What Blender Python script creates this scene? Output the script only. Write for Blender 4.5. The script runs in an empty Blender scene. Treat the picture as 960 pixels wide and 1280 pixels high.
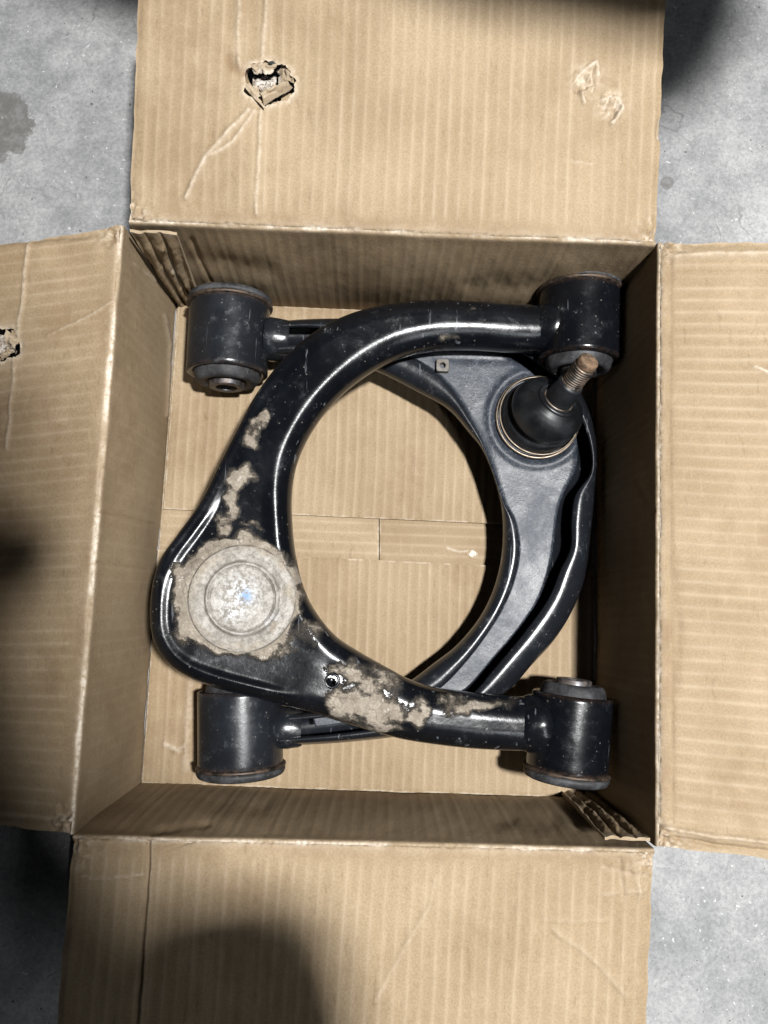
import bpy, math, random
import numpy as np
from mathutils import Vector

random.seed(4)
rng = np.random.default_rng(4)
scene = bpy.context.scene
COL = scene.collection

# ------------------------------------------------------------------ camera
CAM = np.array([-0.004779, -0.052861, 0.610959])
ROT = (0.1230485, -0.0196729, 0.0357537)
cam_d = bpy.data.cameras.new("camera")
cam = bpy.data.objects.new("camera", cam_d)
COL.objects.link(cam)
cam.location = CAM
cam.rotation_euler = ROT
cam_d.sensor_fit = 'VERTICAL'
cam_d.sensor_height = 24.0
cam_d.lens = 18.0
cam_d.clip_start = 0.01
cam_d.clip_end = 60
scene.camera = cam

# ------------------------------------------------------------------ world and lamps
world = bpy.data.worlds.new("World")
scene.world = world
world.use_nodes = True
bg = world.node_tree.nodes["Background"]
bg.inputs[0].default_value = (0.80, 0.88, 1.0, 1)
bg.inputs[1].default_value = 0.018

def area(name, loc, target, sx, sy, power, col):
    l = bpy.data.lights.new(name, 'AREA')
    l.shape = 'RECTANGLE'
    l.size, l.size_y = sx, sy
    l.energy = power
    l.color = col
    o = bpy.data.objects.new(name, l)
    COL.objects.link(o)
    o.location = loc
    d = Vector(target) - Vector(loc)
    o.rotation_euler = d.to_track_quat('-Z', 'Y').to_euler()
    return o

KEY = np.array([0.41, 0.02, 1.80])
area("ceiling_lamp", KEY, (0.06, -0.05, 0), 0.09, 0.09, 88, (0.995, 0.99, 0.985))
area("side_fill_light", (0.85, -1.05, 1.55), (0.1, -0.1, 0), 0.10, 0.9, 6.5, (0.92, 0.965, 1.0))  # weak fill added to lift the right side and the shadows
scene.cycles.max_bounces = 6
scene.cycles.diffuse_bounces = 1
scene.cycles.glossy_bounces = 3

scene.view_settings.view_transform = 'Standard'
scene.view_settings.look = 'None'
scene.view_settings.gamma = 1
scene.view_settings.exposure = 0.0
scene.render.engine = 'CYCLES'

# ------------------------------------------------------------------ projection helpers (plan drawing -> metres)
def rotm(rx, ry, rz):
    cx, sx, cy, sy, cz, sz = np.cos(rx), np.sin(rx), np.cos(ry), np.sin(ry), np.cos(rz), np.sin(rz)
    X = np.array([[1, 0, 0], [0, cx, -sx], [0, sx, cx]])
    Y = np.array([[cy, 0, sy], [0, 1, 0], [-sy, 0, cy]])
    Z = np.array([[cz, -sz, 0], [sz, cz, 0], [0, 0, 1]])
    return Z @ Y @ X
RM = rotm(*ROT)
F = 960.0
def U(x, y, z):
    """survey point of the photograph at true height z -> metres"""
    x, y, z = np.broadcast_arrays(np.asarray(x, float), np.asarray(y, float), np.asarray(z, float))
    d = np.stack([(x - 480) / F, (640 - y) / F, -np.ones_like(x)], -1) @ RM.T
    t = (z - CAM[2]) / d[..., 2]
    return CAM + d * t[..., None]
def PX(P):
    d = (np.asarray(P) - CAM) @ RM
    return 480 + F * d[..., 0] / -d[..., 2], 640 - F * d[..., 1] / -d[..., 2]

# ------------------------------------------------------------------ numpy noise
def _hash(ix, iy, seed):
    h = (ix * 374761393 + iy * 668265263 + seed * 974634777) & 0xFFFFFFFF
    h = ((h ^ (h >> 13)) * 1274126177) & 0xFFFFFFFF
    return ((h ^ (h >> 16)) & 0xFFFF) / 65535.0
def vnoise(x, y, seed=0):
    ix = np.floor(x).astype(np.int64); iy = np.floor(y).astype(np.int64)
    fx = x - ix; fy = y - iy
    fx = fx * fx * (3 - 2 * fx); fy = fy * fy * (3 - 2 * fy)
    a = _hash(ix, iy, seed); b = _hash(ix + 1, iy, seed)
    c = _hash(ix, iy + 1, seed); d = _hash(ix + 1, iy + 1, seed)
    return (a * (1 - fx) + b * fx) * (1 - fy) + (c * (1 - fx) + d * fx) * fy
def fbm(x, y, seed=0, o=4):
    s = 0; a = .5; t = 0
    for k in range(o):
        s = s + a * vnoise(x * 2 ** k, y * 2 ** k, seed + k * 17); t += a; a *= .5
    return s / t
def sstep(x, a, b):
    t = np.clip((x - a) / (b - a), 0, 1)
    return t * t * (3 - 2 * t)
def pl_dist(px, py, pts):
    d = np.full(np.shape(px), 1e9)
    for (x0, y0), (x1, y1) in zip(pts[:-1], pts[1:]):
        dx, dy = x1 - x0, y1 - y0
        t = np.clip(((px - x0) * dx + (py - y0) * dy) / (dx * dx + dy * dy + 1e-9), 0, 1)
        d = np.minimum(d, np.hypot(px - x0 - t * dx, py - y0 - t * dy))
    return d

# ------------------------------------------------------------------ object helpers
def tag(o, label=None, cat=None, group=None, kind=None):
    if label: o["label"] = label
    if cat: o["category"] = cat
    if group: o["group"] = group
    if kind: o["kind"] = kind
    return o
def empty(name, loc):
    o = bpy.data.objects.new(name, None)
    COL.objects.link(o)
    o.location = loc
    o.empty_display_size = 0.02
    return o
def mesh(name, V, quads, mat, parent=None, attrs=None, smooth=True, tris=None):
    """one mesh object; V in world metres"""
    V = np.asarray(V, float).reshape(-1, 3)
    if parent is not None:
        V = V - np.array(parent_origin(parent))
    quads = np.asarray(quads, np.int32).reshape(-1, 4)
    me = bpy.data.meshes.new(name)
    nt = 0 if tris is None else len(tris)
    me.vertices.add(len(V)); me.vertices.foreach_set("co", V.astype(np.float32).ravel())
    loops = quads.ravel()
    starts = np.arange(len(quads)) * 4
    tot = np.full(len(quads), 4)
    if nt:
        tris = np.asarray(tris, np.int32)
        starts = np.concatenate([starts, len(loops) + np.arange(nt) * 3])
        tot = np.concatenate([tot, np.full(nt, 3)])
        loops = np.concatenate([loops, tris.ravel()])
    me.loops.add(len(loops)); me.loops.foreach_set("vertex_index", loops.astype(np.int32))
    me.polygons.add(len(starts))
    me.polygons.foreach_set("loop_start", starts.astype(np.int32))
    me.polygons.foreach_set("loop_total", tot.astype(np.int32))
    me.polygons.foreach_set("use_smooth", np.full(len(starts), smooth))
    me.update(calc_edges=True)
    me.validate()
    if attrs:
        for k, a in attrs.items():
            at = me.attributes.new(k, 'FLOAT', 'POINT')
            at.data.foreach_set("value", np.asarray(a, np.float32).ravel())
    me.materials.append(mat)
    o = bpy.data.objects.new(name, me)
    COL.objects.link(o)
    if parent is not None:
        o.parent = parent
    return o
def parent_origin(p):
    v = np.array(p.location)
    while p.parent is not None:
        p = p.parent
        v = v + np.array(p.location)
    return v
def grid_quads(nu, nv, wrap_u=False, wrap_v=False, off=0):
    iu = np.arange(nu if wrap_u else nu - 1); iv = np.arange(nv if wrap_v else nv - 1)
    a, b = np.meshgrid(iu, iv, indexing='ij')
    a1 = (a + 1) % nu; b1 = (b + 1) % nv
    return off + np.stack([a * nv + b, a1 * nv + b, a1 * nv + b1, a * nv + b1], -1).reshape(-1, 4)
def normals(P):
    du = np.gradient(P, axis=0); dv = np.gradient(P, axis=1)
    n = np.cross(du, dv)
    return n / (np.linalg.norm(n, axis=-1, keepdims=True) + 1e-12)

# ------------------------------------------------------------------ materials
class NT:
    def __init__(s, name):
        s.m = bpy.data.materials.new(name); s.m.use_nodes = True
        s.t = s.m.node_tree; s.n = s.t.nodes; s.n.clear()
        s.out = s.n.new('ShaderNodeOutputMaterial')
        s.b = s.n.new('ShaderNodeBsdfPrincipled')
        s.t.links.new(s.b.outputs[0], s.out.inputs[0])
        s.geo = s.n.new('ShaderNodeNewGeometry').outputs['Position']
    def L(s, a, b): s.t.links.new(a, b)
    def set(s, inp, v):
        if hasattr(v, 'is_linked') or isinstance(v, bpy.types.NodeSocket): s.L(v, inp)
        else: inp.default_value = v
    def noise(s, scale, detail=4, rough=.55, vec=None, dist=0.0, out='Fac'):
        n = s.n.new('ShaderNodeTexNoise'); n.inputs['Scale'].default_value = scale
        n.inputs['Detail'].default_value = detail; n.inputs['Roughness'].default_value = rough
        n.inputs['Distortion'].default_value = dist
        s.L(vec if vec is not None else s.geo, n.inputs['Vector'])
        return n.outputs[out]
    def voro(s, scale, feature='F1', vec=None, out='Distance', rnd=1.0):
        n = s.n.new('ShaderNodeTexVoronoi'); n.feature = feature
        n.inputs['Scale'].default_value = scale; n.inputs['Randomness'].default_value = rnd
        s.L(vec if vec is not None else s.geo, n.inputs['Vector'])
        return n.outputs[out]
    def mapv(s, scale=(1, 1, 1), rot=(0, 0, 0), loc=(0, 0, 0), vec=None):
        n = s.n.new('ShaderNodeMapping')
        n.inputs['Scale'].default_value = scale; n.inputs['Rotation'].default_value = rot; n.inputs['Location'].default_value = loc
        s.L(vec if vec is not None else s.geo, n.inputs['Vector'])
        return n.outputs[0]
    def ramp(s, fac, a, b, lo=0.0, hi=1.0):
        n = s.n.new('ShaderNodeMapRange'); n.interpolation_type = 'SMOOTHSTEP'
        n.inputs['From Min'].default_value = a; n.inputs['From Max'].default_value = b
        n.inputs['To Min'].default_value = lo; n.inputs['To Max'].default_value = hi
        s.set(n.inputs['Value'], fac)
        return n.outputs[0]
    def math(s, op, a, b=0.0, c=0.0):
        n = s.n.new('ShaderNodeMath'); n.operation = op
        s.set(n.inputs[0], a); s.set(n.inputs[1], b); s.set(n.inputs[2], c)
        return n.outputs[0]
    def mix(s, fac, a, b, blend='MIX'):
        n = s.n.new('ShaderNodeMix'); n.data_type = 'RGBA'; n.blend_type = blend
        s.set(n.inputs[0], fac)
        s.set(n.inputs[6], a if not isinstance(a, tuple) else (*a, 1)); s.set(n.inputs[7], b if not isinstance(b, tuple) else (*b, 1))
        return n.outputs[2]
    def attr(s, name):
        n = s.n.new('ShaderNodeAttribute'); n.attribute_name = name
        return n.outputs['Fac']
    def bump(s, h, strength=.3, dist=.001, normal=None):
        n = s.n.new('ShaderNodeBump'); n.inputs['Strength'].default_value = strength; n.inputs['Distance'].default_value = dist
        s.L(h, n.inputs['Height'])
        if normal is not None: s.L(normal, n.inputs['Normal'])
        return n.outputs[0]
    def fin(s, col=None, rough=None, metal=None, normal=None, spec=None, coat=None, coat_rough=None):
        b = s.b.inputs
        if col is not None: s.set(b['Base Color'], (*col, 1) if isinstance(col, tuple) else col)
        if rough is not None: s.set(b['Roughness'], rough)
        if metal is not None: s.set(b['Metallic'], metal)
        if normal is not None: s.L(normal, b['Normal'])
        if spec is not None: s.set(b['Specular IOR Level'], spec)
        if coat is not None: s.set(b['Coat Weight'], coat)
        if coat_rough is not None: s.set(b['Coat Roughness'], coat_rough)
        return s.m

def mat_cardboard():
    t = NT("kraft_cardboard")
    base = t.mix(t.ramp(t.noise(14, 5, .6), .3, .7), (.208, .151, .089), (.258, .194, .121))
    oi = t.n.new('ShaderNodeObjectInfo').outputs['Random']
    base = t.mix(oi, t.mix(1.0, base, (.93, .92, .90), 'MULTIPLY'), t.mix(1.0, base, (1.05, 1.06, 1.08), 'MULTIPLY'))
    fine = t.noise(800, 2, .7)
    col = t.mix(t.ramp(fine, .25, .75), t.mix(1.0, base, (.86, .85, .83), 'MULTIPLY'), t.mix(1.0, base, (1.13, 1.14, 1.16), 'MULTIPLY'))
    fib = t.noise(210, 3, .7, vec=t.mapv((1, .25, 1), (0, 0, .5)))
    col = t.mix(t.ramp(fib, .58, .72, 0, .22), col, (.35, .27, .18))
    col = t.mix(t.ramp(fib, .40, .28, 0, .35), col, (.13, .083, .045))
    col = t.mix(t.math('MULTIPLY', t.attr('ridge'), t.ramp(t.noise(40, 2), .3, .7, .16, .34)), col, (.42, .34, .245))  # pale flute crests: washboard shading put into the colour
    w = t.math('MULTIPLY', t.attr('wear'), t.ramp(t.noise(300, 3, .7), .25, .70, .15, 1))
    col = t.mix(w, col, (.56, .50, .42))
    st = t.math('MULTIPLY', t.attr('stain'), t.ramp(t.noise(60, 4, .65), .3, .65))
    col = t.mix(st, col, (.13, .075, .036))
    bmp = t.bump(t.noise(420, 4, .75), .30, .0008)
    return t.fin(col, t.ramp(fine, .2, .8, .62, .85), 0.0, bmp, .25)

def mat_torn():
    t = NT("torn_paper_fibre")
    col = t.mix(t.ramp(t.noise(300, 4, .7), .35, .65), (.13, .10, .075), (.50, .46, .41))
    return t.fin(col, .95, 0, t.bump(t.noise(700, 3, .7), .6, .001), .1)

def mat_concrete():
    t = NT("worn_concrete")
    big = t.noise(5.5, 6, .68, dist=.15)
    col = t.mix(t.ramp(big, .3, .7), (.166, .168, .170), (.268, .269, .268))
    mid = t.noise(38, 6, .74, dist=.12)
    col = t.mix(t.ramp(mid, .34, .66), t.mix(1.0, col, (.88, .88, .88), 'MULTIPLY'), t.mix(1.0, col, (1.16, 1.16, 1.15), 'MULTIPLY'))
    bl = t.noise(130, 4, .75)
    col = t.mix(t.ramp(bl, .62, .74, 0, .30), col, (.09, .09, .09))
    col = t.mix(t.ramp(bl, .38, .28, 0, .28), col, (.42, .42, .42))
    fine = t.noise(330, 4, .8)
    col = t.mix(t.ramp(fine, .3, .7), t.mix(1.0, col, (.80, .80, .81), 'MULTIPLY'), t.mix(1.0, col, (1.20, 1.20, 1.19), 'MULTIPLY'))
    sp = t.noise(190, 2, .5)
    col = t.mix(t.ramp(sp, .715, .75, 0, .85), col, (.06, .058, .055))
    lp = t.noise(240, 2, .5, vec=t.mapv(loc=(3, 1, 0)))
    col = t.mix(t.ramp(lp, .70, .74, 0, .6), col, (.50, .50, .49))
    sc2 = t.noise(210, 3, .6, vec=t.mapv((1, .10, 1), (0, 0, -.9)))
    col = t.mix(t.ramp(sc2, .66, .72, 0, .22), col, (.10, .10, .10))
    pit = t.voro(330)
    col = t.mix(t.math('MULTIPLY', t.ramp(pit, .12, .2, 1, 0), t.ramp(bl, .5, .56, 0, .7)), col, (.07, .07, .07))
    # hairline cracks
    wv = t.n.new('ShaderNodeVectorMath'); wv.operation = 'ADD'
    nz = t.n.new('ShaderNodeTexNoise'); nz.inputs['Scale'].default_value = 18; nz.inputs['Detail'].default_value = 4
    t.L(t.geo, nz.inputs['Vector'])
    sc_ = t.n.new('ShaderNodeVectorMath'); sc_.operation = 'SCALE'; sc_.inputs['Scale'].default_value = .05
    t.L(nz.outputs['Color'], sc_.inputs[0]); t.L(t.geo, wv.inputs[0]); t.L(sc_.outputs[0], wv.inputs[1])
    cr = t.voro(16, 'DISTANCE_TO_EDGE', wv.outputs[0])
    crm = t.math('MULTIPLY', t.ramp(cr, .0, .014, 1, 0), t.ramp(t.noise(6, 2), .52, .60))
    col = t.mix(t.math('MULTIPLY', crm, .55), col, (.10, .10, .10))
    # oil stains, and one round shadow painted as colour
    for (sx, sy, r, k) in STAINS_AND_SHADE:
        p = U(sx, sy, GROUND)
        vd = t.n.new('ShaderNodeVectorMath'); vd.operation = 'DISTANCE'
        t.L(t.geo, vd.inputs[0]); vd.inputs[1].default_value = p
        d = t.math('ADD', vd.outputs['Value'], t.math('MULTIPLY', t.math('SUBTRACT', t.noise(75, 5, .65), .5), r * 1.1))
        m = t.math('MULTIPLY', t.ramp(d, r * .93, r, 1, 0), t.ramp(t.noise(150, 4, .7), .30, .62, .55 * k, k))
        col = t.mix(m, col, (.09, .085, .078))
    rough = t.ramp(mid, .3, .7, .55, .8)
    bmp = t.bump(fine, .25, .0006, t.bump(mid, .35, .002))
    return t.fin(col, rough, 0, bmp, .3)

def mat_black(name, dust=.35, rough=.2, tint=(.0022, .0027, .0038)):
    t = NT(name)
    n1 = t.noise(38, 6, .68, dist=.5)
    n2 = t.noise(420, 4, .7)
    n3 = t.noise(95, 6, .78, dist=.15)
    col = t.mix(t.ramp(n1, .42, .72, 0, dust * .55), tint, (.020, .026, .036))
    col = t.mix(t.math('MULTIPLY', t.ramp(n3, .54, .70, 0, dust), t.ramp(n1, .40, .62)), col, (.11, .117, .125))
    col = t.mix(t.ramp(n2, .70, .76, 0, .30), col, (.20, .19, .18))
    scr = t.noise(190, 3, .6, vec=t.mapv((1, .07, 1), (0, 0, .9)))
    col = t.mix(t.ramp(scr, .66, .70, 0, .28), col, (.22, .23, .25))
    mud = t.attr('mud')
    mn = t.math('ADD', mud, t.math('MULTIPLY', t.math('SUBTRACT', t.noise(85, 7, .78, dist=.15), .5), 1.5))
    mm = t.ramp(mn, .38, .66, 0, .90)
    halo = t.math('MULTIPLY', t.ramp(mn, .0, .5, 0, .26), t.ramp(mud, .22, .55))
    mcol = t.mix(t.ramp(t.noise(90, 5, .65), .3, .7), (.185, .156, .122), (.315, .276, .226))
    mcol = t.mix(t.ramp(t.noise(600, 3, .7), .3, .7, 0, .45), mcol, (.085, .072, .058))
    mcol = t.mix(t.ramp(t.noise(200, 3, .6, vec=t.mapv(loc=(.3, .2, 0))), .62, .70, 0, .7), mcol, (.40, .37, .33))
    crk = t.ramp(t.voro(150, 'DISTANCE_TO_EDGE', t.mapv(loc=(.02, .01, 0))), .0, .05, .55, 0)
    mcol = t.mix(t.math('MULTIPLY', crk, t.ramp(n1, .45, .55)), mcol, (.05, .042, .034))
    col = t.mix(halo, col, (.13, .115, .097))
    col = t.mix(mm, col, mcol)
    rust = t.math('MULTIPLY', t.attr('rust'), t.ramp(t.noise(170, 5, .7), .34, .58))
    rcol = t.mix(t.ramp(t.noise(300, 3), .35, .65), (.075, .032, .016), (.20, .115, .065))
    col = t.mix(rust, col, rcol)
    r = t.ramp(n1, .35, .7, rough, rough * 1.45)
    r = t.math('ADD', r, t.ramp(n3, .5, .7, 0, .12))
    r = t.math('MAXIMUM', r, t.math('MULTIPLY', t.math('MAXIMUM', mm, rust), .92))
    ch = t.voro(230); chn = t.math('MULTIPLY', t.ramp(ch, .10, .16, 1, 0), t.ramp(n3, .50, .56))
    col = t.mix(t.math('MULTIPLY', chn, .35), col, (.22, .20, .18))
    hgt = t.math('ADD', t.math('MULTIPLY', mm, 1.0), t.math('MULTIPLY', n2, t.math('ADD', .05, t.math('MULTIPLY', mm, .5))))
    bmp = t.bump(hgt, .9, .0016)
    return t.fin(col, r, 0, bmp, t.math('MULTIPLY', .38, t.ramp(mn, .20, .50, 1.0, .12)))

def mat_plate():
    t = NT("dusty_black_plate")
    n1 = t.noise(30, 6, .68, dist=.4); n2 = t.noise(500, 3, .7); n3 = t.noise(130, 5, .7, dist=1.0)
    col = t.mix(t.ramp(n1, .3, .7), (.007, .009, .0125), (.017, .0215, .030))
    col = t.mix(t.ramp(n2, .40, .72, 0, .50), col, (.042, .052, .069))
    vor = t.voro(420, 'DISTANCE_TO_EDGE', t.mapv(loc=(.1, .2, 0)))
    col = t.mix(t.math('MULTIPLY', t.ramp(vor, 0, .04, 1, 0), t.ramp(n3, .50, .62, 0, .5)), col, (.34, .36, .40))
    col = t.mix(t.ramp(n3, .62, .70, 0, .65), col, (.012, .012, .014))
    return t.fin(col, t.ramp(n1, .3, .7, .40, .60), 0, t.bump(n2, .45, .0006, t.bump(n3, .12, .001)), .5)

def mat_rubber():
    t = NT("dusty_rubber")
    n = t.noise(60, 5, .7); n2 = t.noise(300, 3, .7)
    col = t.mix(t.ramp(n, .4, .7, 0, .8), (.012, .012, .013), (.062, .064, .068))
    col = t.mix(t.ramp(n2, .62, .72, 0, .35), col, (.16, .15, .14))
    return t.fin(col, .62, 0, t.bump(n2, .2, .0006), .35)

def mat_boot():
    t = NT("boot_rubber")
    n = t.noise(50, 4, .6)
    return t.fin(t.mix(t.ramp(n, .35, .7), (.004, .0043, .005), (.010, .011, .013)), t.ramp(n, .3, .7, .30, .46), 0, t.bump(t.noise(400, 3), .06, .0004), .5)

def mat_steel(name, col=(.35, .34, .33), rough=.32, rust=0.0):
    t = NT(name)
    n = t.noise(150, 5, .7)
    c = t.mix(t.ramp(n, .38, .62, 0, max(rust, .15)), col, (.17, .10, .055))
    return t.fin(c, t.ramp(n, .3, .7, rough, rough + .25), t.ramp(n, .38, .62, 1.0, 1.0 - rust), t.bump(n, .15, .0006), .5)

def mat_cap():
    t = NT("mud_caked_zinc")
    n = t.noise(70, 6, .74); n2 = t.noise(300, 5, .78)
    col = t.mix(t.ramp(n, .32, .68), (.195, .180, .158), (.325, .308, .282))
    col = t.mix(t.ramp(n2, .32, .68, 0, 1), t.mix(1.0, col, (.68, .67, .65), 'MULTIPLY'), t.mix(1.0, col, (1.30, 1.31, 1.33), 'MULTIPLY'))
    col = t.mix(t.ramp(n2, .62, .70, 0, .7), col, (.07, .06, .05))
    bare = t.math('MULTIPLY', t.attr('bare'), t.ramp(n2, .46, .56))
    col = t.mix(bare, col, (.52, .53, .55))
    rim = t.math('MULTIPLY', t.attr('mudring'), t.ramp(n, .40, .60, .25, 1))
    col = t.mix(t.math('MULTIPLY', rim, .9), col, t.mix(t.ramp(n2, .3, .7), (.17, .145, .113), (.30, .262, .212)))
    groove_dark = t.attr('groove_dark')
    col = t.mix(t.math('MULTIPLY', groove_dark, .75), col, (.075, .064, .052))  # darker tint in the cap grooves and at its outer edge
    col = t.mix(t.math('MULTIPLY', t.attr('blue'), t.ramp(n2, .40, .55)), col, (.12, .25, .50))
    return t.fin(col, t.math('SUBTRACT', .95, t.math('MULTIPLY', bare, .35)), 0, t.bump(t.math('ADD', n, t.math('MULTIPLY', n2, .7)), .8, .0016), .18)

GROUND = -0.010
STAINS_AND_SHADE = [(-2, 158, .031, .9), (20, 1212, .022, .25), (834, 228, .006, .75)]  # middle entry paints a round shadow on the floor, the others are stains
M_CARD = mat_cardboard(); M_TORN = mat_torn(); M_CONC = mat_concrete()
M_ARM = mat_black("black_painted_steel", .13, .18)
M_ARM2 = mat_black("dusty_black_steel", .36, .22, (.007, .008, .010))
M_PLATE = mat_plate(); M_RUB = mat_rubber(); M_BOOT = mat_boot()
M_STUD = mat_steel("threaded_steel", (.11, .10, .088), .34, .45)
M_RING = mat_steel("wire_steel", (.17, .145, .115), .38, .3)
M_RUST = mat_steel("rusty_lip", (.06, .05, .043), .5, .32)
M_CAP = mat_cap()
M_TIP = mat_steel("rusty_stud_end", (.16, .115, .08), .65, .8)

# ------------------------------------------------------------------ concrete ground
g = np.linspace(-4, 4, 41)
gx, gy = np.meshgrid(g, g, indexing='ij')
ground = mesh("concrete_floor", np.stack([gx, gy, np.full_like(gx, GROUND)], -1), grid_quads(41, 41), M_CONC)
tag(ground, "grey worn concrete floor around and under the open cardboard box", "floor", kind="structure")

# ------------------------------------------------------------------ cardboard box
H = 0.1298
BOX = empty("cardboard_box", (0, 0, GROUND))
tag(BOX, "open brown corrugated cardboard box with four flaps folded outward", "box")
PITCH = 0.0080

def sheet(name, P, h, T, attrs, parent, keep=None, mat=None, flip=False):
    """corrugated board: fine front face, coarse back face and rim, all one mesh"""
    nu, nv = P.shape[:2]
    n = normals(P)
    if flip: n = -n
    top = P + n * h[..., None]
    q = grid_quads(nu, nv)
    if keep is not None:
        q = q[keep[:-1, :-1].ravel()]
    V = [top.reshape(-1, 3)]; Q = [q]
    A = {k: [a.ravel()] for k, a in attrs.items()}
    off = nu * nv
    st = 6
    iu = np.unique(np.append(np.arange(0, nu, st), nu - 1)); iv = np.unique(np.append(np.arange(0, nv, st), nv - 1))
    back = (P - n * T)[np.ix_(iu, iv)]
    qb = grid_quads(len(iu), len(iv), off=off)
    if keep is not None:
        kb = keep[np.ix_(iu, iv)][:-1, :-1].ravel()
        qb = qb[kb]
    V.append(back.reshape(-1, 3)); Q.append(qb); off += back.shape[0] * back.shape[1]
    for k in A: A[k].append(np.zeros(back.shape[0] * back.shape[1]))
    for sl in (np.s_[0, :], np.s_[-1, :], np.s_[:, 0], np.s_[:, -1]):
        a = top[sl]; b = (P - n * T)[sl]
        m = len(a)
        V.append(np.stack([a, (a + b) / 2, b], 1).reshape(-1, 3)); Q.append(grid_quads(m, 3, off=off)); off += 3 * m
        for k in A: A[k].append(np.full(3 * m, .10 if k == 'wear' else 0.0))
    return mesh(name, np.concatenate(V), np.concatenate(Q), mat or M_CARD, parent, {k: np.concatenate(v) for k, v in A.items()})

def flutes(c, amp, px, py, seed, pitch=PITCH):
    """c: distance across the flutes in metres -> relief and painted crest-shading mask"""
    w = (vnoise(px * .012, py * .012, seed) - .5) * .0012
    ph = (c + w) / pitch
    s = np.abs(np.sin(np.pi * ph))
    var = .35 + 1.0 * vnoise(np.floor(ph + .5) * 3.7, np.floor(ph + .5) * 1.3, seed + 3) + .3 * (vnoise(np.floor(ph + .5) * 2.1, (px + py) * .005, seed + 4) - .5)
    h = -amp * s * var
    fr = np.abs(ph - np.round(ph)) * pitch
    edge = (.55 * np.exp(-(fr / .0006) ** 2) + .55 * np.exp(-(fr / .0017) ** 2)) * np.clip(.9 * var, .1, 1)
    return h, edge

def marks(px, py, items, h, wear, stain):
    for pts, wd, amp, wr in items:
        jx = (fbm(px * .04, py * .04, 5, 3) - .5) * 4; jy = (fbm(px * .04, py * .04, 9, 3) - .5) * 4
        d = pl_dist(px + jx, py + jy, pts)
        gs = np.exp(-(d / wd) ** 2)
        h = h + amp * gs * (.5 + 1.0 * fbm(px * .05, py * .05, 11, 2))
        if wr > 0: wear = np.maximum(wear, wr * np.exp(-(d / (wd * .8)) ** 2))
        elif wr < 0: stain = np.maximum(stain, -wr * np.exp(-(d / wd) ** 2))
    return h, wear, stain

def lerp(a, b, t): return a * (1 - t) + b * t

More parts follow.
